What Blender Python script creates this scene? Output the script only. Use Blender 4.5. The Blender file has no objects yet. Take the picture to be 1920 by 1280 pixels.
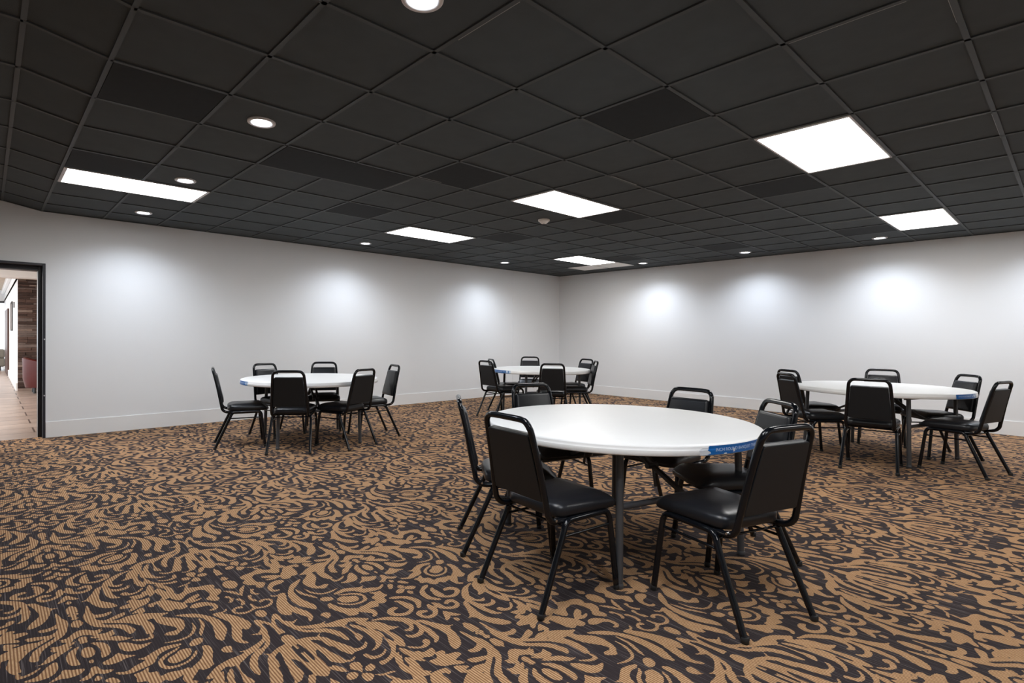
import bpy, bmesh, math, random
import numpy as np
from mathutils import Vector, Matrix

# ------------------------------------------------------------------ camera, world, exposure
SC = bpy.context.scene
COL = SC.collection
SC.view_settings.view_transform = 'Standard'
SC.view_settings.look = 'None'
SC.view_settings.gamma = 1.0
SC.view_settings.use_curve_mapping = False
SC.view_settings.exposure = 0.34
SC.cycles.use_denoising = True
SC.cycles.max_bounces = 8
SC.cycles.diffuse_bounces = 5
SC.cycles.sample_clamp_indirect = 8.0

CAM_Z = 1.246
YAW, PITCH, ROLL = -0.8452, -0.0083, 0.008
def cam_axes():
    cy, sy = math.cos(YAW), math.sin(YAW)
    f = Vector((sy*math.cos(PITCH), cy*math.cos(PITCH), math.sin(PITCH)))
    r = Vector((cy, -sy, 0)); u = r.cross(f)
    c, s = math.cos(ROLL), math.sin(ROLL)
    return c*r + s*u, -s*r + c*u, f
cr, cu, cf = cam_axes()
cam = bpy.data.cameras.new('camera')
cam.sensor_width = 36.0
cam.lens = 36.0*1016.85/1920.0
cam.shift_x = (960-876)/1920.0
cam.clip_start = 0.05
camo = bpy.data.objects.new('camera', cam); COL.objects.link(camo)
M = Matrix.Identity(4)
for i in range(3):
    M[i][0], M[i][1], M[i][2] = cr[i], cu[i], -cf[i]
M[2][3] = CAM_Z
camo.matrix_world = M
SC.camera = camo

world = bpy.data.worlds.new('world'); SC.world = world
world.use_nodes = True
bg = world.node_tree.nodes['Background']
bg.inputs[0].default_value = (0.86, 0.93, 1.0, 1)
bg.inputs[1].default_value = 2.2

PANEL_STRENGTH = 13.0      # fluorescent ceiling panels
CAN_WATTS = 31.0          # recessed downlights
LOBBY_FILL_WATTS = 95.0

# ------------------------------------------------------------------ helpers
def srgb(r, g, b):
    f = lambda c: ((c/255)/12.92 if c/255 <= .04045 else (((c/255)+.055)/1.055)**2.4)
    return (f(r), f(g), f(b), 1)

def mat(name, col, rough=.6, metal=0.0, spec=.5, emit=None, strength=0, noise=None, bump=None, coat=0):
    m = bpy.data.materials.new(name); m.use_nodes = True
    nt = m.node_tree; b = nt.nodes['Principled BSDF']
    b.inputs['Base Color'].default_value = col
    b.inputs['Roughness'].default_value = rough
    b.inputs['Metallic'].default_value = metal
    b.inputs['Specular IOR Level'].default_value = spec
    b.inputs['Coat Weight'].default_value = coat
    if emit:
        b.inputs['Emission Color'].default_value = emit
        b.inputs['Emission Strength'].default_value = strength
    tc = nt.nodes.new('ShaderNodeTexCoord')
    if noise:
        sc, amt = noise
        n = nt.nodes.new('ShaderNodeTexNoise'); n.inputs['Scale'].default_value = sc; n.inputs['Detail'].default_value = 5
        nt.links.new(tc.outputs['Object'], n.inputs['Vector'])
        mx = nt.nodes.new('ShaderNodeMix'); mx.data_type = 'RGBA'
        mx.inputs[6].default_value = [max(0, c*(1-amt)) for c in col[:3]]+[1]
        mx.inputs[7].default_value = [min(1, c*(1+amt)) for c in col[:3]]+[1]
        nt.links.new(n.outputs['Fac'], mx.inputs[0]); nt.links.new(mx.outputs[2], b.inputs['Base Color'])
    if bump:
        sc, st = bump
        n2 = nt.nodes.new('ShaderNodeTexNoise'); n2.inputs['Scale'].default_value = sc; n2.inputs['Detail'].default_value = 4
        nt.links.new(tc.outputs['Object'], n2.inputs['Vector'])
        bp = nt.nodes.new('ShaderNodeBump'); bp.inputs['Strength'].default_value = st; bp.inputs['Distance'].default_value = .002
        nt.links.new(n2.outputs['Fac'], bp.inputs['Height']); nt.links.new(bp.outputs[0], b.inputs['Normal'])
    return m

def link(name, me, m, parent=None, smooth=False):
    o = bpy.data.objects.new(name, me); COL.objects.link(o)
    if m is not None: me.materials.append(m)
    if smooth:
        me.polygons.foreach_set('use_smooth', [True]*len(me.polygons))
    if parent is not None: o.parent = parent
    return o
def build(name, bm, m, parent=None, smooth=False, auto=None):
    bmesh.ops.recalc_face_normals(bm, faces=bm.faces)
    me = bpy.data.meshes.new(name); bm.to_mesh(me); bm.free()
    o = link(name, me, m, parent, smooth)
    if auto is not None:
        me.polygons.foreach_set('use_smooth', [True]*len(me.polygons))
        bm2 = bmesh.new(); bm2.from_mesh(me)
        for e in bm2.edges:
            if len(e.link_faces) == 2 and e.calc_face_angle(0) > math.radians(auto): e.smooth = False
        bm2.to_mesh(me); bm2.free()
    return o
def box(bm, x0, x1, y0, y1, z0, z1, bev=0):
    vs = [bm.verts.new((x, y, z)) for z in (z0, z1) for (x, y) in ((x0, y0), (x1, y0), (x1, y1), (x0, y1))]
    fs = [bm.faces.new([vs[i] for i in q]) for q in ((3,2,1,0),(4,5,6,7),(0,1,5,4),(1,2,6,5),(2,3,7,6),(3,0,4,7))]
    if bev:
        es = list({e for f in fs for e in f.edges})
        bmesh.ops.bevel(bm, geom=es, offset=bev, segments=2, affect='EDGES', profile=.5)
def beam(bm, a, b, w, h, up=(0,0,1)):
    a, b = Vector(a), Vector(b); d = (b-a).normalized(); u = Vector(up)
    s = d.cross(u).normalized(); t = s.cross(d).normalized()
    vs = []
    for p in (a, b):
        for (i, j) in ((-1,-1),(1,-1),(1,1),(-1,1)): vs.append(bm.verts.new(p+s*(i*w/2)+t*(j*h/2)))
    for q in ((3,2,1,0),(4,5,6,7),(0,1,5,4),(1,2,6,5),(2,3,7,6),(3,0,4,7)): bm.faces.new([vs[i] for i in q])
def catmull(pts, k=6):
    P = [Vector(p) for p in pts]; out = []
    for i in range(len(P)-1):
        a, b, c, d = P[max(i-1,0)], P[i], P[i+1], P[min(i+2,len(P)-1)]
        for j in range(k):
            t = j/k
            out.append(.5*((2*b)+(-a+c)*t+(2*a-5*b+4*c-d)*t*t+(-a+3*b-3*c+d)*t**3))
    out.append(P[-1]); return out
def tube(bm, pts, r, seg=10, k=6, caps=True, taper=None):
    P = catmull(pts, k) if k else [Vector(p) for p in pts]
    n = None; rings = []
    for i, p in enumerate(P):
        d = (P[min(i+1,len(P)-1)]-P[max(i-1,0)]).normalized()
        if n is None:
            n = d.orthogonal().normalized()
        n = (n-d*n.dot(d)).normalized(); b = d.cross(n)
        rr = r if taper is None else r*taper(i/(len(P)-1))
        rings.append([bm.verts.new(p+(n*math.cos(2*math.pi*j/seg)+b*math.sin(2*math.pi*j/seg))*rr) for j in range(seg)])
    for A, B in zip(rings, rings[1:]):
        for j in range(seg): bm.faces.new((A[j], A[(j+1)%seg], B[(j+1)%seg], B[j]))
    if caps:
        bm.faces.new(rings[0][::-1]); bm.faces.new(rings[-1])
def lathe(bm, prof, seg=48, cx=0, cy=0):
    rings = []
    for (r, z) in prof:
        rings.append([bm.verts.new((cx, cy, z))] if r == 0 else
                     [bm.verts.new((cx+r*math.cos(2*math.pi*j/seg), cy+r*math.sin(2*math.pi*j/seg), z)) for j in range(seg)])
    for A, B in zip(rings, rings[1:]):
        for j in range(seg):
            q = (j+1) % seg
            if len(A) == 1 and len(B) == 1: continue
            if len(A) == 1: bm.faces.new((A[0], B[j], B[q]))
            elif len(B) == 1: bm.faces.new((A[j], A[q], B[0]))
            else: bm.faces.new((A[j], A[q], B[q], B[j]))
def loft(bm, rings, cap0=True, cap1=True):
    R = [[bm.verts.new(p) for p in r] for r in rings]; n = len(R[0])
    for A, B in zip(R, R[1:]):
        for j in range(n): bm.faces.new((A[j], A[(j+1)%n], B[(j+1)%n], B[j]))
    if cap0: bm.faces.new(R[0][::-1])
    if cap1: bm.faces.new(R[-1])

def thing(name, label, cat, loc=(0,0,0), rz=0, group=None):
    o = bpy.data.objects.new(name, None); COL.objects.link(o)
    o.empty_display_size = .1
    o.location = loc; o.rotation_euler = (0, 0, rz)
    return tag(o, label, cat, group)
def tag(o, label, cat, group=None):
    o['label'] = label; o['category'] = cat
    if group: o['group'] = group
    return o
def structure(o):
    o['kind'] = 'structure'; return o
def copy_tree(o, parent=None):
    c = o.copy(); COL.objects.link(c)
    if parent is not None: c.parent = parent
    for ch in list(o.children): copy_tree(ch, c)
    return c

# ------------------------------------------------------------------ dimensions of the room
XW, YW = -8.19, 10.18            # the two white walls
XN, YN = 3.2, -3.2               # the walls behind the camera
ZC = CAM_Z+1.4504                # ceiling grid
G, GX, GY = .6096, -.3726, .4933 # tile module and its origin
SOF = GY-.359; ZS = ZC+.066      # sloped strip, then a slightly higher ceiling
gx = lambda i: GX-G*i
gy = lambda j: GY+G*j
def zc(y): return ZC if y >= GY else (ZS if y <= SOF else ZC+(GY-y)/.359*.066)

# ------------------------------------------------------------------ materials
def wall_mat():
    m = mat('white_wall_paint', (.80, .81, .82, 1), rough=.55, noise=(1.3, .018), bump=(60, .12), spec=.3)
    return m
M_WALL = wall_mat()
M_BASE = mat('white_baseboard_paint', (.84, .84, .835, 1), rough=.4, noise=(4, .02))
M_TILE = mat('charcoal_ceiling_tile', (.070, .081, .087, 1), rough=.85, noise=(9, .12), bump=(240, .35), spec=.25)
M_TBAR = mat('charcoal_grid_paint', (.056, .064, .068, 1), rough=.6, spec=.4, noise=(14, .1))
M_GLEAM = mat('grid_edge_gleam', (.30, .30, .29, 1), rough=.4, noise=(30, .3))  # light grey that paints the gleams on the grid edges
M_VENT = mat('perforated_black_panel', (.021, .024, .026, 1), rough=.8, noise=(20, .15), spec=.2)
M_DIFF = mat('lit_diffuser', (.9, .9, .9, 1), rough=.5, emit=(1, .985, .96, 1), strength=PANEL_STRENGTH)
M_FRAME = mat('white_lamp_frame', (.72, .70, .71, 1), rough=.4, noise=(12, .03))
M_UNLIT = mat('unlit_white_diffuser', (.90, .89, .86, 1), rough=.45, noise=(6, .03))
M_CAN = mat('lit_downlight_lens', (.9, .9, .9, 1), rough=.4, emit=(.86, .93, 1, 1), strength=26)
M_METAL = mat('gloss_black_metal', (.004, .005, .007, 1), rough=.14, spec=.38, noise=(20, .1), coat=0)
M_VINYL = mat('black_vinyl', (.010, .011, .014, 1), rough=.32, spec=.42, noise=(30, .1), bump=(420, .10))
M_SHELL = mat('black_vinyl_back', (.008, .0105, .0135, 1), rough=.5, spec=.4, noise=(30, .1), bump=(420, .10))
M_CAPS = mat('black_rubber_foot', (.012, .012, .012, 1), rough=.6, noise=(40, .1))
M_TABLE = mat('white_moulded_plastic', (.84, .84, .835, 1), rough=.38, spec=.45, noise=(5, .02), bump=(300, .05))
M_LEGS = mat('grey_powder_coated_steel', (.060, .062, .068, 1), rough=.38, spec=.5, noise=(30, .1))
M_DARKS = mat('dark_steel', (.022, .022, .024, 1), rough=.45, noise=(30, .1))
M_BLUE = mat('blue_banner_film', srgb(8, 100, 176), rough=.3, noise=(30, .15))
M_INK = mat('pale_banner_print', srgb(205, 222, 240), rough=.4, noise=(60, .05))
M_TEAR = mat('torn_paper_backing', srgb(214, 217, 222), rough=.7, noise=(90, .08))
M_DOOR = mat('navy_black_door_paint', (.018, .019, .027, 1), rough=.4, spec=.5, noise=(12, .15))
M_CHIP = mat('chipped_paint_fleck', (.55, .54, .56, 1), rough=.5, noise=(50, .1))
M_SMOKE = mat('off_white_plastic', (.85, .82, .78, 1), rough=.45, noise=(20, .03))
M_RED = mat('red_leather', srgb(74, 15, 11), rough=.42, noise=(14, .15), bump=(200, .1))
M_SOFA = mat('grey_upholstery', srgb(110, 106, 98), rough=.8, noise=(20, .1))
M_GLASS = mat('dark_window_trim', (.03, .03, .03, 1), rough=.5, noise=(10, .1))

CARPET_DARK = (.034, .026, .027, 1)
CARPET_STREAK = (.13, .108, .105, 1)
CARPET_OCHRE_A = (.45, .268, .135, 1)
CARPET_OCHRE_B = (.58, .37, .205, 1)
CARPET_GROOVE = (.215, .105, .052, 1)

def carpet_mat():
    m = bpy.data.materials.new('damask_carpet'); m.use_nodes = True
    nt = m.node_tree; N = nt.nodes.new; L = nt.links.new; b = nt.nodes['Principled BSDF']
    b.inputs['Roughness'].default_value = .95; b.inputs['Specular IOR Level'].default_value = .12
    at = N('ShaderNodeAttribute'); at.attribute_name = 'damask'
    tc = N('ShaderNodeTexCoord')
    def mapping(sx, sy):
        mp = N('ShaderNodeMapping'); mp.inputs['Scale'].default_value = (sx, sy, 1)
        L(tc.outputs['Object'], mp.inputs['Vector']); return mp
    def noise(mp, scale, detail=2):
        n = N('ShaderNodeTexNoise'); n.inputs['Scale'].default_value = scale; n.inputs['Detail'].default_value = detail
        L(mp.outputs[0], n.inputs['Vector']); return n
    def math_(op, a, bb, c=None):
        q = N('ShaderNodeMath'); q.operation = op
        for i, v in enumerate((a, bb, c)):
            if v is None: continue
            if isinstance(v, (int, float)): q.inputs[i].default_value = v
            else: L(v, q.inputs[i])
        return q.outputs[0]
    # ribs run along X, one every 10 mm
    sep = N('ShaderNodeSeparateXYZ'); L(tc.outputs['Object'], sep.inputs[0])
    ph = math_('MULTIPLY', sep.outputs['Y'], 2*math.pi/.0104)
    rib = math_('MULTIPLY_ADD', math_('SINE', ph, 0), .5, .5)
    # ragged woven edge
    rag = noise(mapping(1.0, 2.0), 95, 1)
    off = math_('MULTIPLY_ADD', math_('SUBTRACT', rag.outputs['Fac'], .5), .30, at.outputs['Fac'])
    off = math_('MULTIPLY_ADD', math_('SUBTRACT', rib, .5), .10, off)
    st = N('ShaderNodeMapRange'); st.inputs['From Min'].default_value = .48; st.inputs['From Max'].default_value = .60
    L(off, st.inputs['Value'])
    # two yarns, each a little uneven
    def yarn(c0, c1, sx, sy, scale, lo, hi):
        n = noise(mapping(sx, sy), scale, 3)
        r = N('ShaderNodeMapRange'); r.inputs['From Min'].default_value = lo; r.inputs['From Max'].default_value = hi
        L(n.outputs['Fac'], r.inputs['Value'])
        x = N('ShaderNodeMix'); x.data_type = 'RGBA'; x.inputs[6].default_value = c0; x.inputs[7].default_value = c1
        L(r.outputs[0], x.inputs[0]); return x.outputs[2]
    def mix(f, a, c):
        x = N('ShaderNodeMix'); x.data_type = 'RGBA'
        if isinstance(f, float): x.inputs[0].default_value = f
        else: L(f, x.inputs[0])
        for s, v in ((6, a), (7, c)):
            if isinstance(v, tuple): x.inputs[s].default_value = v
            else: L(v, x.inputs[s])
        return x.outputs[2]
    dark = yarn(CARPET_DARK, CARPET_STREAK, 4, 200, 1.0, .56, .68)
    lightA = yarn(CARPET_OCHRE_A, CARPET_OCHRE_B, 40, 160, 1.0, .35, .65)
    ribc = N('ShaderNodeMapRange'); ribc.inputs['From Min'].default_value = .18; ribc.inputs['From Max'].default_value = .72
    L(rib, ribc.inputs['Value'])
    light = mix(ribc.outputs[0], CARPET_GROOVE, lightA)
    L(mix(st.outputs[0], dark, light), b.inputs['Base Color'])
    bp = N('ShaderNodeBump'); bp.inputs['Strength'].default_value = .35; bp.inputs['Distance'].default_value = .002
    fz = noise(mapping(1, 1), 320, 2)
    L(math_('ADD', rib, fz.outputs['Fac']), bp.inputs['Height']); L(bp.outputs[0], b.inputs['Normal'])
    return m
M_CARPET = carpet_mat()

# ------------------------------------------------------------------ carpet
# outlines of the woven leaves and flowers inside one repeat of the carpet (thousandths of the repeat);
# the lower half of the repeat mirrors the upper one
DAMASK = """
P 660,611 668,638 669,672 682,713 702,737 728,760 737,738 718,717 705,697 695,670 685,637
P 679,617 689,648 710,670 744,674 782,678 816,684 833,658 784,667 745,668 715,659 699,637
P 672,582 681,600 696,618 719,631 746,642 788,644 809,636 790,627 753,623 721,612 704,588 690,573
P 720,688 749,709 787,718 821,737 864,727 896,701 908,678 907,658 892,683 871,696 831,701 790,700 759,692 733,686
P 720,710 732,730 762,767 790,782 821,790 842,809 844,785 842,769 897,773 935,765 955,751 928,738 898,748 870,751 826,747 781,727 753,717
P 769,718 799,732 836,741 876,735 915,742 953,718 974,701 985,682 993,657 993,642 972,644 975,664 961,691 940,709 904,722 857,732 813,728
P 742,757 748,781 758,812 791,848 823,869 863,875 912,879 951,877 983,868 999,847 997,836 979,849 943,854 899,857 856,856 830,840 801,820 768,791 754,766
P 871,866 912,858 932,840 934,813 921,794 896,793 913,809 913,832 899,850 875,857
P 830,852 862,852 887,835 889,818 870,806 872,825 859,838 827,837
P 701,595 725,577 760,591 792,603 832,618 864,629 867,648 855,665 846,673 861,672 882,653 882,628 880,615 887,601 853,589 820,586 797,584 807,571 772,567 745,567 720,570
P 786,546 826,539 857,534 882,535 891,546 903,560 917,576 915,591 906,603 899,601 909,583 892,569 861,568 819,567 794,556 767,555
P 910,626 912,640 933,644 942,663 937,682 924,696 934,696 950,678 955,655 949,636 938,629
P 925,574 933,583 955,594 972,586 991,576 974,573 950,559
P 971,596 966,609 966,620 985,623 997,610 997,596 985,590
P 984,526 966,541 969,558 986,565 1000,550 998,533
P -3,568 -6,579 15,597 31,587 38,570 23,562
S6 893,515 918,522 939,533 958,550
S6 19,599 35,615 39,636 47,657
S7 43,621 60,626 77,634 92,643
P 848,500 852,511 890,505 921,505 938,493 933,476 912,467
P 844,875 857,898 892,913 921,929 940,941 951,960 955,938 995,928 1030,916 1055,900 1069,879 1068,862 1050,863 1022,875 990,896 965,900 932,896 896,889 868,881
P 964,813 960,827 972,835 991,825 1001,802 994,780 977,762 958,757 973,773 986,788 981,807 972,809
P -38,732 -30,738 -2,741 -2,762 10,773 33,776 40,790 26,810 39,807 53,788 51,774 36,753 60,756 55,744 35,732 8,729 -14,727
P -19,721 -7,705 0,691 19,679 50,672 80,676 105,687 120,706 127,731 109,720 83,722 57,724 34,720 16,712 38,707 56,696 32,695 7,705
P 75,760 79,778 69,789 56,810 53,832 65,825 81,809 80,832 81,851 100,861 108,841 110,820 124,831 143,839 142,824 128,802 118,779 97,763
P 150,800 155,812 170,813 180,825 182,851 189,836 189,814 181,800 167,793
P 134,744 133,758 138,775 151,777 158,764 146,758
P 133,727 135,740 156,734 178,739 202,744 232,724 192,677
P -8,946 14,951 48,957 85,969 131,965 166,957 194,943 225,910 255,886 286,876 315,869 297,849 261,857 238,866 214,892 193,918 172,928 187,910 212,879 236,853 275,828 254,803 230,831 213,853 218,832 249,797 222,766 205,791 202,819 194,857 181,892 174,905 170,880 160,857 136,851 141,875 152,899 157,916 140,932 118,937 126,915 119,892 99,887 101,911 89,935 50,940 16,940
P -34,994 -15,1005 -3,1020 19,1013 47,1021 31,998 50,980 44,973 22,988 4,981 3,973
P 62,991 62,1007 80,1009 91,995 81,979
P 109,990 112,1006 131,1019 155,1012 165,996 150,984 127,979
P 194,978 183,996 192,1018 214,1026 226,1052 244,1031 225,1014 221,997 232,975 246,957 240,942 224,932 226,951 210,967
P 262,908 266,926 272,938 251,970 264,967 285,943 289,920 280,906
P 247,993 249,1013 265,1014 284,986 270,980
P 775,983 800,987 831,984 856,965 867,939 860,917 837,904 808,905 795,924 803,942 813,950 819,937 812,921 830,919 851,924 854,940 845,960 827,971 805,969
P 857,986 855,1003 877,1017 896,1020 910,1033 903,1013 889,997 907,979 914,957 887,970
P 911,992 916,1006 932,1008 943,992 930,981
P 662,939 676,961 702,974 735,978 756,969 778,940 771,936 749,952 719,959 690,951 671,933
P 692,918 719,924 749,927 771,920 791,896 794,876 778,857 770,863 778,881 770,903 751,913 728,911 705,909
P 581,983 577,1002 596,1015 614,999 601,978
P 617,951 606,975 623,989 642,966 633,946
P 643,986 637,1002 662,1017 681,999 660,979
P 646,899 646,921 664,947 689,967 719,977 750,971 780,947 772,938 735,953 704,950 678,937 666,914
P 676,900 696,924 735,927 768,922 752,903 711,907
P 452,986 463,1010 493,993 515,968 506,948 486,974
P 548,959 553,979 583,961 584,944
P 509,992 516,1011 540,998 534,981
S6 474,2 499,16 509,43
P 319,982 319,1010 358,1016 383,1002 385,982 358,972
P 311,950 295,976 324,965 357,959 396,962 415,963 406,942 374,935 338,937
P 405,989 420,1007 433,995 419,984
P 415,921 431,940 447,969 470,955 472,927 463,907 466,880 439,909
P 368,886 352,909 390,912 423,899 435,873 428,846 412,827 406,859
P 329,851 340,874 305,897 291,925 284,962 313,929 342,898 344,868
P 246,907 255,928 242,966 268,944 278,915
P 237,983 238,1003 263,1009 274,992 257,978
P 211,929 215,951 186,978 181,1009 205,1038 212,1060 226,1039 214,1011 216,989 235,957
P 102,980 97,1007 132,1016 150,998 142,975
P -15,975 -44,997 -23,1023 14,1010 39,1018 24,987 31,975
P 48,981 46,1000 70,1008 77,990
P 482,758 467,805 477,836 493,864 491,886 512,868 527,899 541,921 526,947 543,943 560,916 555,881 545,851 508,830 492,797 494,772
P 497,767 507,788 520,817 543,839 576,843 604,832 613,809 611,781 599,759 575,738 549,733 569,747 593,768 602,792 597,815 579,829 552,828 528,806 517,782
P 531,746 520,772 535,790 547,813 569,817 587,804 584,779 567,754
P 558,867 570,890 572,911 592,907 621,910 630,889 655,884 667,864 656,847 674,838 670,814 655,788 636,777 635,801 625,831 629,853 600,853 588,875
P 484,702 484,725 506,742 523,736 520,711 502,698
P 554,696 539,713 575,721 608,736 632,756 652,756 676,753 673,727 626,709 589,697
P 567,692 604,727 633,762 656,788 679,808 717,805 731,784 721,779 708,790 682,772 656,748 671,720 633,714
P 532,567 508,578 466,576 429,582 372,618 350,620 375,587 424,560 474,545 510,546
P 429,582 463,572 508,578 560,595 583,604 617,593 607,611 580,624 546,623 506,610 464,598 430,600 372,618
P 276,725 300,673 344,641 389,621 441,614 488,619 522,635 551,653 520,665 477,656 427,648 383,651 347,662 325,685
S8 351,667 403,670 441,686 475,697
S7 366,694 413,700 451,726 456,764 444,801
P 290,731 283,764 310,775 367,743 403,757 394,785 417,756 391,734 359,715 318,714
P 220,818 227,849 291,816 346,818 372,829 345,806 293,796
P 159,946 185,892 175,844 197,791 224,757 240,734 254,761 300,723 331,711 375,719 400,735 407,767 394,786 381,775 384,749 360,735 333,752 322,769 290,783 249,787 214,811 193,854 181,887 162,924
P 169,934 208,873 225,825 254,804 302,798 332,807 353,827 308,826 258,830 223,845 201,876 176,917
P 359,814 378,831 365,861 352,878 380,859 391,831 386,815
P 150,702 122,724 122,752 128,777 149,774 139,750 194,743 224,714 207,695 179,693
P 137,470 108,485 112,505 144,518 177,508 192,488 172,469
P 270,590 235,616 228,648 249,667 266,648 270,618 288,602 308,607 310,623 324,612 316,593 297,585
P 103,546 92,568 88,595 75,624 90,641 109,669 84,679 106,694 129,699 161,683 157,667 128,643 123,616 119,601 138,582 187,579 215,602 239,592 256,574 237,560 215,563 198,542 165,533 145,549 121,541
P 152,613 162,641 185,669 224,705 242,694 233,669 204,670 212,649 207,622 193,611 195,639 173,613
P 8,681 -26,701 -32,719 4,701 60,696 93,718 115,733 107,706 84,679 43,676
P 5,713 16,727 48,729 82,717 73,700 36,703
P -53,731 -29,746 17,764 14,811 30,804 43,759 24,736 -14,727
P 68,758 69,789 45,803 49,828 72,823 84,857 106,846 115,809 96,774
P 136,799 152,823 167,835 169,809 158,795
P 185,451 202,472 241,481 269,479 262,489 218,500 187,530 201,527 240,508 279,491 323,482 346,476 333,460 307,463 309,474 279,473 232,471
P 239,535 249,547 264,536 293,543 294,553 304,539 285,525 263,526
P 291,505 288,519 319,512 349,521 347,506 323,500
P 356,521 351,541 365,562 390,562 413,547 421,523 409,492 411,471 430,439 418,425 399,417 385,417 408,428 405,449 395,468 361,485 362,495 393,498 407,518 401,541 386,553 364,544 373,524
S6 337,568 356,582 357,597 348,618
P 354,615 356,600 384,580 424,560 457,554 483,584 449,589 395,602 434,580 404,586
P 448,464 425,483 432,503 460,509 484,495 482,478 463,466
S7 520,467 546,476 576,483
P 500,510 485,527 514,534 548,529 572,543 607,547 628,562 644,595 651,622 638,650 620,649 600,643 590,659 600,675 624,672 639,652 662,627 670,659 679,702 716,681 702,657 686,619 667,583 637,548 666,568 689,602 713,620 757,642 782,643 787,630 752,619 721,606 694,584 675,554 642,536 607,527 570,519 533,518 526,511 555,501 595,499 630,502 627,485 631,476 605,482 551,489
P 456,552 491,554 523,560 522,566 485,570 453,574 439,556
P 560,544 578,550 568,576 585,558 591,547
P 659,473 645,486 651,503 675,511 696,510 702,536 721,566 745,588 788,599 840,610 868,594 827,582 775,577 742,560 729,542 768,556 823,565 871,568 907,571 909,556 886,540 856,533 818,535 792,534 800,526 858,518 911,513 936,495 936,482 912,473 883,470 837,466 803,460 766,462 725,474 733,465 795,450 827,448 875,445 890,432 896,418 917,408 906,395 873,402 826,408 781,422 739,436 751,421 788,408 826,398 848,392 890,376 865,346 828,359 788,375 745,391 717,416 710,444 705,469 674,464
P 945,486 956,493 998,503 974,475
S7 889,516 913,521 931,529 950,546
K 821,484 834,490 854,491 868,488 856,479
K 749,487 765,496 800,484 798,471
P 37,452 31,475 52,490 82,505 98,494 93,477 65,464
P 0,480 -11,495 25,505 32,486
P 931,566 926,585 943,598 959,582 950,565
S5 895,523 917,535 946,549
P 870,482 858,503 878,514 916,513 920,495 899,481
P 695,917 734,935 764,929 787,904 793,871 770,837 738,831 717,849 715,875 732,883 739,859 758,854 774,876 769,902 748,913 711,902
P 776,980 813,990 844,976 861,946 850,910 812,903 800,924 808,949 822,946 819,922 842,923 846,946 828,964 801,964
K 732,543 752,560 794,571 846,577 876,589 880,579 852,564 805,556 766,548
K 798,527 821,536 868,533 901,525 898,516 857,518 825,517
K 725,496 732,504 788,508 838,504 833,497 790,497
"""
def damask_tile(N=640):
    Mk = np.zeros((N, N), bool)
    def smooth(p, closed, k=4):
        n = len(p); out = []
        for i in range(n if closed else n-1):
            if closed: a, b, c, d = p[(i-1) % n], p[i], p[(i+1) % n], p[(i+2) % n]
            else: a, b, c, d = p[max(i-1, 0)], p[i], p[i+1], p[min(i+2, n-1)]
            for t in np.arange(k)/k:
                out.append(.5*((2*b)+(-a+c)*t+(2*a-5*b+4*c-d)*t*t+(-a+3*b-3*c+d)*t**3))
        if not closed: out.append(p[-1])
        return np.array(out)
    for l in DAMASK.strip().split('\n'):
        h, *r = l.split()
        q = np.array([[float(v) for v in t.split(',')] for t in r])/1000
        q = smooth(q, h[0] != 'S')
        if h[0] == 'S':
            d = np.gradient(q, axis=0); n = np.stack([-d[:, 1], d[:, 0]], 1); n /= np.linalg.norm(n, axis=1)[:, None]+1e-9
            t = np.linspace(0, 1, len(q))
            w = (float(h[1:])/1250*np.clip(1.6*np.sin(np.pi*np.clip(t, .08, .92)), .3, 1))[:, None]
            q = np.concatenate([q+n*w, (q-n*w)[::-1]])
        lo = np.floor(q.min(0)*N).astype(int); hi = np.ceil(q.max(0)*N).astype(int)
        X, Y = np.meshgrid((np.arange(lo[0], hi[0]+1)+.5)/N, (np.arange(lo[1], hi[1]+1)+.5)/N, indexing='ij')
        ins = np.zeros(X.shape, bool)
        for (x1, y1), (x2, y2) in zip(q, np.roll(q, -1, 0)):
            if y1 == y2: continue
            ins ^= ((y1 > Y) != (y2 > Y)) & (X < (x2-x1)*(Y-y1)/(y2-y1)+x1)
        I, J = np.nonzero(ins)
        Mk[(I+lo[0]) % N, (J+lo[1]) % N] = h[0] != 'K'
    v = (np.arange(N)+.5)/N; rel = (v-.491) % 1
    src = np.where(rel < .5, rel, 1-rel); src = ((src+.491) % 1*N).astype(int) % N
    F = Mk[:, src].astype(np.float32)
    for ax in (0, 1):                       # soften, so that the weave's edge can be found between vertices
        F = sum(w*np.roll(F, s, ax) for s, w in ((-2, .1), (-1, .23), (0, .34), (1, .23), (2, .1)))
    return F
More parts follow.
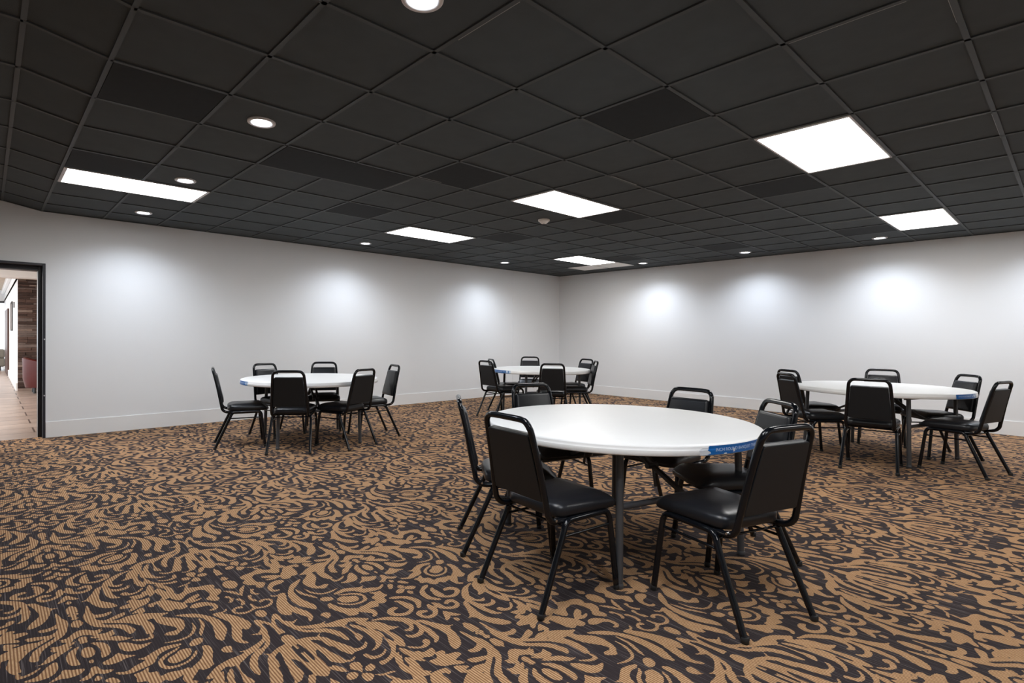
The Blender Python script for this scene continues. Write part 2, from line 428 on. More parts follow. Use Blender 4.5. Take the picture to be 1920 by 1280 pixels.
def carpet():
    F = damask_tile(); N = F.shape[0]
    B = .32; verts = []; faces = []; base = 0
    x0, y0 = XW-.10, YN
    nx, ny = math.ceil((XN-x0)/B), math.ceil((YW-y0)/B)
    for i in range(nx):
        for j in range(ny):
            ax, bx = x0+i*B, min(x0+(i+1)*B, XN); ay, by = y0+j*B, min(y0+(j+1)*B, YW)
            cx, cy = (ax+bx)/2, (ay+by)/2
            dep = cx*cf.x+cy*cf.y; side = abs(cx*cr.x+cy*cr.y)
            vis = dep > -.3 and side < 1.25*max(dep, 0)+.9
            n = 12 if not vis else (72 if dep < 2.7 else 48 if dep < 4.2 else 32 if dep < 6.5 else 22)
            X, Y = np.meshgrid(np.linspace(ax, bx, n+1), np.linspace(ay, by, n+1), indexing='ij')
            verts.append(np.stack([X.ravel(), Y.ravel()], 1))
            I = np.arange(n*(n+1)).reshape(n, n+1)[:, :n].ravel()+base
            faces.append(np.stack([I, I+n+1, I+n+2, I+1], 1)); base += (n+1)**2
    V = np.concatenate(verts); Q = np.concatenate(faces)
    Ai = np.linalg.inv(np.array([[1.25, .03], [.03, 1.24]]))
    uv = ((V-np.array([-3.0, .30]))@Ai) % 1.0*N-.5
    a = np.floor(uv).astype(int); t = uv-a; a0 = a % N; a1 = (a+1) % N
    val = (F[a0[:, 0], a0[:, 1]]*(1-t[:, 0])*(1-t[:, 1])+F[a1[:, 0], a0[:, 1]]*t[:, 0]*(1-t[:, 1])
           + F[a0[:, 0], a1[:, 1]]*(1-t[:, 0])*t[:, 1]+F[a1[:, 0], a1[:, 1]]*t[:, 0]*t[:, 1]).astype(np.float32)
    me = bpy.data.meshes.new('floor')
    me.vertices.add(len(V)); me.loops.add(Q.size); me.polygons.add(len(Q))
    co = np.zeros((len(V), 3), np.float32); co[:, :2] = V
    me.vertices.foreach_set('co', co.ravel())
    me.loops.foreach_set('vertex_index', Q.ravel().astype(np.int32))
    me.polygons.foreach_set('loop_start', np.arange(0, Q.size, 4, dtype=np.int32))
    me.update(calc_edges=True)
    me.attributes.new('damask', 'FLOAT', 'POINT').data.foreach_set('value', val)
    return structure(link('floor', me, M_CARPET))
carpet()

# ------------------------------------------------------------------ walls
DY0, DY1, DZ = -.62, .53, 2.08      # doorway in the left wall (outside of its frame)
bm = bmesh.new()
box(bm, XW-.26, XW, DY1, YW+.2, 0, 2.9)
box(bm, XW-.26, XW, YN-.2, DY0, 0, 2.9)
box(bm, XW-.26, XW, DY0, DY1, DZ, 2.9)
structure(build('wall_left', bm, M_WALL))
bm = bmesh.new(); box(bm, XW, XN, YW, YW+.2, 0, 2.9); structure(build('wall_right', bm, M_WALL))
bm = bmesh.new(); box(bm, XN, XN+.2, YN, YW+.2, 0, 2.9); structure(build('wall_near', bm, M_WALL))
bm = bmesh.new(); box(bm, XW, XN, YN-.2, YN, 0, 2.9); structure(build('wall_back', bm, M_WALL))
def baseboard(name, x0, x1, y0, y1):
    bm = bmesh.new(); box(bm, x0, x1, y0, y1, 0, .19, .0015); return structure(build(name, bm, M_BASE))
baseboard('baseboard_left', XW, XW+.010, DY1+.002, YW-.016)
baseboard('baseboard_right', XW+.016, XN-.016, YW-.010, YW)
baseboard('baseboard_near', XN-.014, XN, YN+.016, YW-.016)
baseboard('baseboard_back', XW+.016, XN-.016, YN, YN+.014)
# joint between two wall boards
bm = bmesh.new(); box(bm, XW, XW+.004, 8.588, 8.612, .19, ZC-.01, .001); structure(build('trim_1', bm, M_WALL))

# door frame
bm = bmesh.new()
box(bm, XW-.27, XW+.018, DY1-.028, DY1, 0, DZ, .003)
box(bm, XW-.27, XW+.018, DY0, DY0+.028, 0, DZ, .003)
box(bm, XW-.27, XW+.018, DY0+.028, DY1-.028, DZ-.028, DZ, .003)
fr = structure(build('door_1', bm, M_DOOR))
bm = bmesh.new()
box(bm, XW-.27, XW-.10, DY1-.066, DY1-.028, 0, DZ-.028, .002)
box(bm, XW-.27, XW-.10, DY0+.028, DY0+.066, 0, DZ-.028, .002)
box(bm, XW-.27, XW-.10, DY0+.066, DY1-.066, DZ-.080, DZ-.028, .002)
build('door_stop', bm, M_DOOR, fr)
for z in (.50, 1.17):
    bm = bmesh.new(); box(bm, XW+.017, XW+.0195, DY1-.018, DY1-.006, z, z+.016, .001); build('paint_chip', bm, M_CHIP, fr)

# ------------------------------------------------------------------ ceiling
def sheet(bm, x0, x1, y0, y1, dz=.009):
    vs = [bm.verts.new((x, y, zc(y)+dz)) for x, y in ((x0, y0), (x1, y0), (x1, y1), (x0, y1))]
    bm.faces.new(vs)
bm = bmesh.new()
J0 = GY
sheet(bm, XW, XN, GY, YW); sheet(bm, XW, XN, SOF, GY); sheet(bm, XW, XN, YN, SOF)
CEIL = structure(build('ceiling', bm, M_TILE))
bm = bmesh.new(); box(bm, XW-.26, XN+.2, YN-.2, YW+.2, 2.9, 2.95); structure(build('trim_2', bm, M_TILE))
bm = bmesh.new()
W, H = .024, .008
for j in range(0, 17):
    if gy(j) < YW-.05: beam(bm, (XW, gy(j), ZC+H/2), (XN, gy(j), ZC+H/2), W, H)
beam(bm, (XW, SOF, ZS+H/2), (XN, SOF, ZS+H/2), W, H)
y = SOF-G
while y > YN:
    beam(bm, (XW, y, ZS+H/2), (XN, y, ZS+H/2), W, H); y -= G
for i in range(-6, 13):
    x = gx(i)
    if not XW+.03 < x < XN: continue
    beam(bm, (x, GY, ZC+H/2), (x, YW, ZC+H/2), W, H)
    beam(bm, (x, SOF, ZS+H/2), (x, GY, ZC+H/2), W, H)
    beam(bm, (x, YN, ZS+H/2), (x, SOF, ZS+H/2), W, H)
# wall angle all round
beam(bm, (XW+.012, GY, ZC+H/2), (XW+.012, YW, ZC+H/2), W, H)
beam(bm, (XW+.012, SOF, ZS+H/2), (XW+.012, GY, ZC+H/2), W, H)
beam(bm, (XW+.012, YN, ZS+H/2), (XW+.012, SOF, ZS+H/2), W, H)
beam(bm, (XW, YW-.012, ZC+H/2), (XN, YW-.012, ZC+H/2), W, H)
build('suspension_grid', bm, M_TBAR, CEIL)
# gleams of light along the grid edges, put in as pale strips
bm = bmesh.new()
def gleam(i0, j0, i1, j1, w=.006):
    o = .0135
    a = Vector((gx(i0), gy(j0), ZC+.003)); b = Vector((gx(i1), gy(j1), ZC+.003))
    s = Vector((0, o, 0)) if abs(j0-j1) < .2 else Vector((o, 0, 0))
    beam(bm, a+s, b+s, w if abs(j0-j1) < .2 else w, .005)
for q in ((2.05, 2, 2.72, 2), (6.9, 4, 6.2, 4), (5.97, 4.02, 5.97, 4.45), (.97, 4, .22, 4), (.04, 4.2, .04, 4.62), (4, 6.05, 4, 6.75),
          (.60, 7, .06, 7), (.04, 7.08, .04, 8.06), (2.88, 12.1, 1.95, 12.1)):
    gleam(*q)
build('grid_edge_gleam', bm, M_GLEAM, CEIL)

# dark perforated panels that fill single grid fields
VENTS = [
 (5, 0, 1, 'black perforated ceiling panel at upper left, above and left of the second round downlight'),
 (6, 2, 2, 'long double-length black ceiling panel left of the ceiling middle'),
 (5, 4, 1, 'black ceiling panel in the middle, just right of the long double one'),
 (2, 4, 1, 'black ceiling panel upper right of centre, left of the nearest square-looking light panel'),
 (2, 8, 1, 'black ceiling panel directly below the nearest light panel on the right'),
 (8, 0, 1, 'black ceiling panel touching the far left light panel'),
 (8, 4, 1, 'black ceiling panel between the long double one and the back left wall'),
 (8, 8, 1, 'black ceiling panel touching the right end of the middle left light panel'),
 (5, 8, 1, 'black ceiling panel touching the right end of the central light panel'),
 (2, 13, 1, 'black ceiling panel touching the light panel at the far right'),
 (5, 13, 1, 'black ceiling panel behind the middle one of the right wall downlights'),
 (8, 13, 1, 'black ceiling panel beside the farthest light panel, near the back corner'),
]
for (i, j, n, lab) in VENTS:
    e = .016
    bm = bmesh.new()
    box(bm, gx(i+1)+e, gx(i)-e, gy(j)+e, gy(j+n)-e, ZC+(.0015 if n == 1 else -.0015), ZC+.0085, .001)
    tag(build('ceiling_panel', bm, M_VENT), lab, 'ceiling panel', 'black ceiling panels')

# ------------------------------------------------------------------ lamps
def troffer(i, j, lab, mdiff=M_DIFF, name='ceiling_light', cat='ceiling light', n=2, wi=1, group='rectangular fluorescent ceiling lights'):
    x0, x1, y0, y1 = gx(i+wi)+.012, gx(i)-.012, gy(j)+.012, gy(j+n)-.012
    t = thing(name, lab, cat, ((x0+x1)/2, (y0+y1)/2, ZC), 0, group)
    hx, hy = (x1-x0)/2, (y1-y0)/2
    bm = bmesh.new(); f = .028
    box(bm, -hx, hx, -hy, -hy+f, -.006, .008, .002); box(bm, -hx, hx, hy-f, hy, -.006, .008, .002)
    box(bm, -hx, -hx+f*.5, -hy+f, hy-f, -.006, .008, .002); box(bm, hx-f*.5, hx, -hy+f, hy-f, -.006, .008, .002)
    build('frame', bm, M_FRAME, t)
    bm = bmesh.new(); box(bm, -hx+f*.5, hx-f*.5, -hy+f, hy-f, -.002, .004)
    build('diffuser', bm, mdiff, t)
    return t
troffer(1, 6, 'largest lit white ceiling panel at upper right')
troffer(5, 6, 'lit ceiling panel in the middle, above the smoke detector')
troffer(1, 12, 'lit ceiling panel nearest the right edge, close to the right wall')
troffer(9, 12, 'smallest lit ceiling panel, near the back corner beside a dull unlit panel')
troffer(9, 6, 'lit ceiling panel near the back left wall, left of the central one')
troffer(9, 0, 'long lit ceiling panel at far left above the doorway side')
for (i, j) in ((1, 0), (-3, 0), (-3, 6), (-3, 12)):
    troffer(i, j, 'lit ceiling panel behind or beside the camera, outside the photo')
t = thing('ceiling_panel', 'dull white unlit ceiling panel in the back corner beside the smallest lit panel', 'ceiling panel', (gx(10), gy(14.5), ZC))
for s in (-1, 1):
    bm = bmesh.new(); c = s*G/2
    box(bm, c-G/2+.013, c+G/2-.013, -G/2+.013, G/2-.013, -.002, .006, .002); build('panel_sheet', bm, M_UNLIT, t)

def downlight(i, j, lab):
    t = thing('recessed_downlight', lab, 'downlight', (gx(i), gy(j), ZC+.008), 0, 'round recessed downlights')
    if proto_can:
        for ch in proto_can[0].children:
            c = ch.copy(); COL.objects.link(c); c.parent = t
    else:
        bm = bmesh.new()
        lathe(bm, [(.060, .004), (.062, -.004), (.070, -.010), (.084, -.012), (.091, -.008), (.093, 0), (.060, .004)], 40)
        build('trim_ring', bm, M_FRAME, t, auto=40)
        bm = bmesh.new(); lathe(bm, [(0, -.006), (.03, -.0055), (.060, -.002), (.060, .002), (0, .002)], 32)
        build('lens', bm, M_CAN, t, auto=40)
        proto_can.append(t)
    l = bpy.data.lights.new('downlight_beam', 'SPOT'); l.energy = CAN_WATTS; l.color = (.80, .88, 1.0)
    l.spot_size = math.radians(146); l.spot_blend = .95; l.shadow_soft_size = .05
    lo = bpy.data.objects.new('downlight_beam', l); COL.objects.link(lo); lo.parent = t; lo.location = (0, 0, -.03)
proto_can = []
for (i, j, lab) in ((2.5, 1.5, 'biggest round downlight, cut by the top edge of the photo'),
                    (5.5, 1.5, 'second largest round downlight at upper left, right of a black panel'),
                    (8.6, 1.5, 'round downlight just above the far left light panel'),
                    (11.6, 1.5, 'small round downlight below the far left light panel'),
                    (11.6, 6.5, 'small round downlight by the left wall, left of the middle left light panel'),
                    (11.6, 11.6, 'small round downlight by the left wall nearest the back corner'),
                    (8.6, 14.8, 'round downlight by the right wall nearest the back corner'),
                    (5.5, 14.8, 'middle one of the three round downlights by the right wall'),
                    (2.5, 14.8, 'round downlight by the right wall, left of the far right light panel'),
                    (-.5, 14.8, 'round downlight by the right wall, outside the photo'),
                    (-.5, 1.5, 'round downlight behind the camera, outside the photo')):
    downlight(i, j, lab)

t = thing('smoke_detector', 'small round off-white smoke detector below the central light panel', 'smoke detector', (gx(6.62), gy(7.66), ZC+.008))
bm = bmesh.new(); lathe(bm, [(0, 0), (.072, 0), (.072, -.014), (.068, -.020), (0, -.020)], 32); build('base', bm, M_SMOKE, t, auto=35)
bm = bmesh.new(); lathe(bm, [(0, -.020), (.056, -.020), (.050, -.034), (.034, -.048), (.020, -.052), (0, -.052)], 32); build('sensor_head', bm, M_SMOKE, t, auto=35)
bm = bmesh.new(); lathe(bm, [(0, -.052), (.010, -.052), (.008, -.057), (0, -.057)], 12); build('sensor_tip', bm, M_DARKS, t)

# ------------------------------------------------------------------ the lobby beyond the doorway
LX, LY = -15.2, .51
def grid_mat(name, c0, c1, grout, sx, sy, gw, plane='xy', rough=.45, offset=.5, squash=1):
    m = bpy.data.materials.new(name); m.use_nodes = True
    nt = m.node_tree; b = nt.nodes['Principled BSDF']; b.inputs['Roughness'].default_value = rough
    tc = nt.nodes.new('ShaderNodeTexCoord'); sp = nt.nodes.new('ShaderNodeSeparateXYZ'); cb = nt.nodes.new('ShaderNodeCombineXYZ')
    nt.links.new(tc.outputs['Object'], sp.inputs[0])
    a, c = {'xy': ('X', 'Y'), 'yz': ('Y', 'Z'), 'xz': ('X', 'Z'), 'yx': ('Y', 'X')}[plane]
    nt.links.new(sp.outputs[a], cb.inputs[0]); nt.links.new(sp.outputs[c], cb.inputs[1])
    br = nt.nodes.new('ShaderNodeTexBrick'); nt.links.new(cb.outputs[0], br.inputs['Vector'])
    br.inputs['Color1'].default_value = c0; br.inputs['Color2'].default_value = c1; br.inputs['Mortar'].default_value = grout
    br.inputs['Scale'].default_value = 1; br.inputs['Brick Width'].default_value = sx; br.inputs['Row Height'].default_value = sy
    br.inputs['Mortar Size'].default_value = gw; br.offset = offset; br.squash = squash
    n = nt.nodes.new('ShaderNodeTexNoise'); n.inputs['Scale'].default_value = 3.5; n.inputs['Detail'].default_value = 6
    mx = nt.nodes.new('ShaderNodeMix'); mx.data_type = 'RGBA'; mx.blend_type = 'MULTIPLY'; mx.inputs[0].default_value = .5
    nt.links.new(cb.outputs[0], n.inputs['Vector'])
    nt.links.new(br.outputs['Color'], mx.inputs[6]); nt.links.new(n.outputs['Fac'], mx.inputs[7])
    nt.links.new(mx.outputs[2], b.inputs['Base Color'])
    return m
M_LFLOOR = grid_mat('lobby_floor_tile', srgb(192, 174, 163), srgb(178, 160, 150), srgb(92, 78, 72), .92, .46, .010, 'yx', .35)
M_LCEIL = grid_mat('beige_plank_ceiling', srgb(226, 206, 184), srgb(214, 192, 168), srgb(170, 148, 126), 2.4, .14, .006, 'yx', .6)
M_STONE = grid_mat('mortar', srgb(60, 48, 44), srgb(50, 40, 38), srgb(30, 24, 22), .3, .06, .004, 'yz', .9)

bm = bmesh.new(); box(bm, -27, XW-.10, -5, 3.2, -.06, 0); structure(build('floor_lobby', bm, M_LFLOOR))
bm = bmesh.new(); box(bm, -27, XW-.26, LY, 3.2, 2.42, 2.5); box(bm, LX, XW-.26, -5, LY, 2.42, 2.5); box(bm, -27, LX, -5, LY, 2.86, 2.95)
box(bm, LX-.05, LX, -5, LY, 2.5, 2.86)
structure(build('ceiling_lobby', bm, M_LCEIL))
bm = bmesh.new(); box(bm, -11.35, -11.05, -5, 3.2, 2.13, 2.42, .01); structure(build('trim_3', bm, M_BASE))
bm = bmesh.new(); box(bm, -27, LX-.06, LY, LY+.15, 0, 2.86); structure(build('wall_lobby', bm, M_WALL))
bm = bmesh.new(); box(bm, LX-.25, LX-.06, LY+.15, 3.2, 0, 2.42); structure(build('wall_stone', bm, M_STONE))
bm = bmesh.new(); box(bm, LX-.3, XW-.26, 3.2, 3.35, 0, 2.5); structure(build('wall_lobby_end', bm, M_WALL))
bm = bmesh.new(); box(bm, -27, LX-.06, LY-.03, LY, 0, .17, .004); structure(build('baseboard_lobby', bm, M_BASE))
bm = bmesh.new(); box(bm, -27, LX-.06, LY-.09, LY, 2.70, 2.86, .02); structure(build('trim_4', bm, M_BASE))
# stacked stone courses, real relief
rnd = random.Random(5)
def stone_mat(k, c):
    return mat('stacked_stone_%s' % k, c, rough=.9, noise=(7, .45), bump=(30, .8))
SM = [stone_mat('dark', srgb(70, 54, 48)), stone_mat('brown', srgb(92, 72, 64)), stone_mat('grey', srgb(112, 98, 92)), stone_mat('light', srgb(140, 122, 112))]
bms = [bmesh.new() for _ in SM]
z = 0.0
while z < 2.41:
    h = min(rnd.choice((.035, .045, .055, .07)), 2.42-z); y = LY
    while y < 1.9:
        w = rnd.uniform(.12, .42); d = rnd.uniform(.0, .035)
        box(bms[rnd.choices(range(4), (5, 5, 3, 1))[0]], LX-.06, LX-.02+d, y, min(y+w, 1.9)-.003, z, z+h-.003, .003); y += w
    z += h
SW = structure(build('trim_5', bms[0], SM[0]))
for k in (1, 2, 3): build('stone_course', bms[k], SM[k], SW)

# red tub armchair against the stone
t = thing('tub_armchair', 'red leather tub armchair seen through the doorway against the stone wall', 'armchair', (-14.62, .95, 0), math.radians(0))
def shell_ring(rad, thick):
    out = []
    for k in range(33):
        a = math.radians(-90-140+280*k/32)
        fall = (1-math.cos(math.radians(280)*(k/32-.5)))*.5
        top = .75-.19*min(1, fall*1.15)
        out.append((a, rad, top))
    return out
bm = bmesh.new(); prev = None; first = None
for (a, rad, top) in shell_ring(.38, .07):
    c, s = math.cos(a), math.sin(a); q = []
    for (r_, z_) in ((rad-.04, .12), (rad, .30), (rad+.01, top-.02), (rad-.02, top), (rad-.06, top-.005), (rad-.08, top-.04), (rad-.10, .30), (rad-.10, .12)):
        q.append(bm.verts.new((r_*c*.95, r_*s, z_)))
    if prev:
        for m_ in range(8): bm.faces.new((prev[m_], prev[(m_+1) % 8], q[(m_+1) % 8], q[m_]))
    else: bm.faces.new(q[::-1])
    prev = q
bm.faces.new(prev)
build('shell', bm, M_RED, t, auto=50)
bm = bmesh.new(); lathe(bm, [(0, .14), (.24, .14), (.26, .17), (.26, .38), (.24, .42), (.18, .43), (0, .435)], 32); build('seat', bm, M_RED, t, auto=50)
for (sx, sy) in ((-1, -1), (1, -1), (1, 1), (-1, 1)):
    bm = bmesh.new(); tube(bm, [(sx*.19, sy*.19, .14), (sx*.2, sy*.2, 0)], .022, 8, 0); build('leg', bm, M_DARKS, t)

# framed picture, door, small thermostat on the lobby wall
t = thing('framed_picture', 'thin dark framed picture hanging on the white lobby wall beyond the doorway', 'picture', (-18.6, LY, 1.69))
bm = bmesh.new()
for (a, b_, c, d) in ((-.50, .50, .345, .375), (-.50, .50, -.375, -.345), (-.50, -.47, -.345, .345), (.47, .50, -.345, .345)): box(bm, a, b_, -.03, 0, c, d, .003)
build('frame', bm, M_GLASS, t)
bm = bmesh.new(); box(bm, -.47, .47, -.014, -.004, -.345, .345); build('print', bm, mat('pale_print', srgb(196, 178, 168), rough=.4, noise=(3, .35)), t)
d2 = bmesh.new(); box(d2, -23.5, -20.95, LY-.045, LY, 0, 1.98, .004); structure(build('door_2', d2, mat('brown_lobby_door', srgb(78, 56, 50), rough=.5, noise=(4, .3))))
bm = bmesh.new(); box(bm, -17.0, -16.86, LY-.028, LY, 1.86, 2.0, .004)
tag(build('thermostat', bm, mat('grey_plastic', srgb(140, 140, 142), rough=.5, noise=(8, .05))), 'small grey thermostat on the lobby wall beside the stone', 'thermostat')
# far glazed front of the lobby, daylight outside
bm = bmesh.new(); box(bm, -26.9, -26.75, -5, LY, 2.45, 2.86); structure(build('wall_far', bm, M_WALL))
bm = bmesh.new()
for yy in (-4.0, -2.6, -1.2, .2): box(bm, -26.9, -26.8, yy-.03, yy+.03, 0, 2.45)
box(bm, -26.9, -26.8, -5, LY, 2.38, 2.45); box(bm, -26.9, -26.8, -5, LY, 0, .06)
structure(build('window_1', bm, M_GLASS))
bm = bmesh.new(); box(bm, -40, -27, -12, 12, -.1, -.06)
structure(build('ground_outside', bm, mat('pale_paving', (.6, .6, .58, 1), rough=.8, noise=(2, .1))))
t = thing('grey_sofa', 'grey sofa at the far end of the lobby in front of the bright window', 'sofa', (-24.2, -.75, 0))
bm = bmesh.new(); box(bm, -.4, .4, -1.1, 1.22, .14, .42, .04); build('seat', bm, M_SOFA, t)
bm = bmesh.new(); box(bm, .22, .42, -1.1, 1.22, .42, .72, .05); build('backrest', bm, M_SOFA, t)
for (sx, sy) in ((-.33, -1.0), (.33, -1.0), (.33, 1.1), (-.33, 1.1)):
    bm = bmesh.new(); tube(bm, [(sx, sy, .16), (sx, sy, 0)], .02, 8, 0); build('leg', bm, M_DARKS, t)
# unseen lamps added to light the lobby, hidden by the doorway head
for k, lx in enumerate((-9.9, -13.2, -18.5, -22.5)):
    zl = 2.415 if lx > LX else 2.855
    t = thing('lobby_fill_light', 'added unseen lobby fill lamp hidden by the doorway head', 'ceiling light', (lx, -1.6, zl), 0, 'added lobby fill lamps')
    bm = bmesh.new(); lathe(bm, [(0, 0), (.2, 0), (.2, -.03), (.18, -.045), (0, -.05)], 24); build('shade', bm, M_FRAME, t, auto=40)
    l = bpy.data.lights.new('lobby_fill_glow', 'AREA'); l.shape = 'DISK'; l.size = .5; l.energy = LOBBY_FILL_WATTS; l.color = (1, .93, .86)
    lo = bpy.data.objects.new('lobby_fill_glow', l); COL.objects.link(lo); lo.parent = t; lo.location = (0, 0, -.06)

# ------------------------------------------------------------------ stacking chair
def outline(hw_b, hw_f, yb, yf, rb, rf, inset, z, seg=6, crown=0):
    pts = []
    cs = [(-hw_b, yb, rb, 180), (hw_b, yb, rb, 270), (hw_f, yf, rf, 0), (-hw_f, yf, rf, 90)]
    for (x, y, r, a0) in cs:
        sx = 1 if x > 0 else -1; sy = 1 if y > (yb+yf)/2 else -1
        r2 = max(r-inset, .008); cx = x-sx*(inset+r2); cy = y-sy*(inset+r2)
        for k in range(seg+1):
            a = math.radians(a0+90*k/seg)
            px, py = cx+r2*math.cos(a), cy+r2*math.sin(a)
            pts.append((px, py, z-crown*max(0, (py-yf+.10))**2*6))
    return pts
def make_chair():
    root = thing('stacking_chair', '', 'chair')
    R = .0148
    # seat cushion
    bm = bmesh.new()
    rings = [outline(.192, .214, -.188, .240, .07, .075, ins, z, crown=cr_) for ins, z, cr_ in
             ((.022, .408, 0), (.005, .411, 0), (0, .420, .1), (0, .446, .3), (.005, .459, .6), (.018, .470, .9), (.043, .479, 1), (.085, .485, 1), (.13, .487, .8))]
    loft(bm, rings)
    build('seat', bm, M_VINYL, root, auto=60)
    # padded back, leaning: from z .50 (y -.25) to z .808 (y -.322)
    def P(s, t, n):          # s across -1..1, t up 0..1, n along the normal
        hw = .170+(.145-.170)*t
        y = -.250+(-.322+.250)*t; z = .498+.310*t
        nx = Vector((0, .310, .072)).normalized()
        return Vector((s*hw, y, z))+nx*n
    def ring(ins, n):
        pts = []
        for (cx, ct, a0) in ((-1, 0, 180), (1, 0, 270), (1, 1, 0), (-1, 1, 90)):
            for k in range(5):
                a = math.radians(a0+90*k/4); sx = 1 if cx > 0 else -1; st = 1 if ct else -1
                rs, rt = .07, .04
                s = cx-sx*(ins+rs)+rs*math.cos(a); tt = (1 if ct else 0)-st*(ins*.55+rt)+rt*math.sin(a)
                pts.append(P(s, tt, n))
        return pts
    bm = bmesh.new()
    loft(bm, [ring(.13, .029), ring(.05, .026), ring(.0, .018), ring(0, .002)], cap0=True, cap1=False)
    build('backrest', bm, M_VINYL, root, auto=50)
    bm = bmesh.new()
    loft(bm, [ring(0, .002), ring(0, -.012), ring(.02, -.0145)], cap0=False, cap1=True)
    o = build('back_shell', bm, M_SHELL, root, auto=15); o['label'] = 'flat black back of the backrest'
    # one bent tube: under the seat, up the sides and over the top
    half = [(.172, -.05, .396), (.176, -.14, .396), (.184, -.205, .402), (.1865, -.240, .432), (.186, -.252, .480),
            (.173, -.288, .660), (.161, -.322, .805), (.153, -.333, .842), (.131, -.338, .866), (.092, -.340, .8725), (0, -.340, .873)]
    pts = [(-x, y, z) for (x, y, z) in half]+[(x, y, z) for (x, y, z) in half[-2::-1]]
    bm = bmesh.new(); tube(bm, pts, R, 12, 5); build('back_frame', bm, M_METAL, root, auto=50)
    # rails under the seat and the two cross rails
    bm = bmesh.new()
    for s in (-1, 1): tube(bm, [(s*.195, -.105, .396), (s*.197, 0, .397), (s*.199, .115, .397)], R, 12, 2)
    tube(bm, [(-.196, -.10, .393), (.196, -.10, .393)], .009, 8, 0)
    tube(bm, [(-.198, .10, .393), (.198, .10, .393)], .009, 8, 0)
    build('seat_frame', bm, M_METAL, root, auto=50)
    bm = bmesh.new(); tube(bm, [(-.203, -.150, .372), (.203, -.150, .372)], .006, 8, 0)
    build('crossbar', bm, M_METAL, root, auto=50)
    for s in (-1, 1):
        for kind in (0, 1):
            if kind: path = [(s*.199, .10, .397), (s*.200, .137, .393), (s*.2015, .156, .370), (s*.205, .165, .320), (s*.219, .199, .014)]
            else:    path = [(s*.195, -.09, .397), (s*.197, -.128, .391), (s*.200, -.152, .366), (s*.2045, -.172, .320), (s*.2205, -.3125, .014)]
            bm = bmesh.new(); tube(bm, path, R, 12, 4); lg = build('leg', bm, M_METAL, root, auto=50)
            fx, fy = (s*.2195, .200) if kind else (s*.221, -.315)
            bm = bmesh.new(); lathe(bm, [(0, 0), (.0135, 0), (.0165, .003), (.0165, .022), (.0145, .026), (0, .026)], 14, fx, fy)
            build('foot_cap', bm, M_CAPS, lg, auto=50)
        bm = bmesh.new(); tube(bm, [(s*.205, .163, .330), (s*.205, -.167, .330)], .007, 8, 0); build('stretcher', bm, M_METAL, root, auto=50)
        bm = bmesh.new(); tube(bm, [(s*.188, -.205, .412), (s*.207, -.208, .412)], .006, 8, 0); build('bolt', bm, mat('bright_bolt', (.5, .5, .5, 1), rough=.25, metal=1) if s < 0 else bpy.data.materials['bright_bolt'], root)
    return root
chair0 = make_chair()
used = []
def chair(x, y, deg, lab, group):
    o = chair0 if not used else copy_tree(chair0)
    used.append(1)
    o.location = (x, y, 0); o.rotation_euler = (0, 0, math.radians(deg))
    tag(o, lab, 'chair', group)
g = 'black chairs round the nearest table'
chair(-1.75, 2.17, -6, 'nearest left black chair, its dark back to us, at the front table', g)
chair(-1.13, 2.63, 73, 'nearest right black chair overlapping the blue banner of the front table', g)
chair(-1.38, 3.25, 141, 'black chair right behind the nearest right one, facing the front table', g)
chair(-1.91, 3.54, 175, 'black chair on the far side of the front table, only its top showing, right one', g)
chair(-2.54, 3.10, -109, 'black chair on the far side of the front table, left one, half hidden', g)
chair(-2.28, 2.41, -39, 'black chair seen edge-on at the left end of the front table', g)
g = 'black chairs round the left table'
chair(-6.32, 2.22, -17, 'leftmost black chair in profile, facing right, at the left table', g)
chair(-5.72, 2.54, 55, 'black chair in front of the left table with its back squarely to us', g)
chair(-5.59, 3.06, 107, 'black chair at the front right of the left table, back to us, turned left', g)
chair(-5.90, 3.60, 168, 'black chair at the right end of the left table, facing left', g)
chair(-6.66, 2.77, -77, 'black chair behind the left table, the left one of two facing us', g)
chair(-6.66, 3.36, -118, 'black chair behind the left table, the right one of two facing us', g)
g = 'black chairs round the right table'
chair(-1.87, 6.71, -42, 'left black chair of the right table, nearer of an overlapping pair', g)
chair(-2.14, 7.50, -32, 'left black chair of the right table, farther of an overlapping pair', g)
chair(-1.35, 6.57, 7, 'black chair in front of the right table with its back squarely to us', g)
chair(-1.57, 8.10, -169, 'black chair behind the middle of the right table, facing us', g)
chair(-1.03, 7.70, 132, 'black chair at the back right of the right table, behind the blue banner', g)
chair(-.77, 7.00, 74, 'rightmost black chair, turned left towards the right table', g)
g = 'black chairs round the farthest table'
chair(-6.06, 6.11, -4, 'left front black chair at the farthest table, back partly to us', g)
chair(-6.355, 6.61, -28, 'left rear black chair at the farthest table, mostly hidden by the one before it', g)
chair(-6.65, 7.44, -138, 'black chair behind the farthest table, facing us from the middle', g)
chair(-5.13, 6.21, 42, 'black chair in front of the farthest table with its back squarely to us', g)
chair(-5.72, 7.44, 166, 'black chair at the back right of the farthest table, near the corner', g)
chair(-5.32, 7.01, 135, 'black chair seen edge-on at the right end of the farthest table', g)

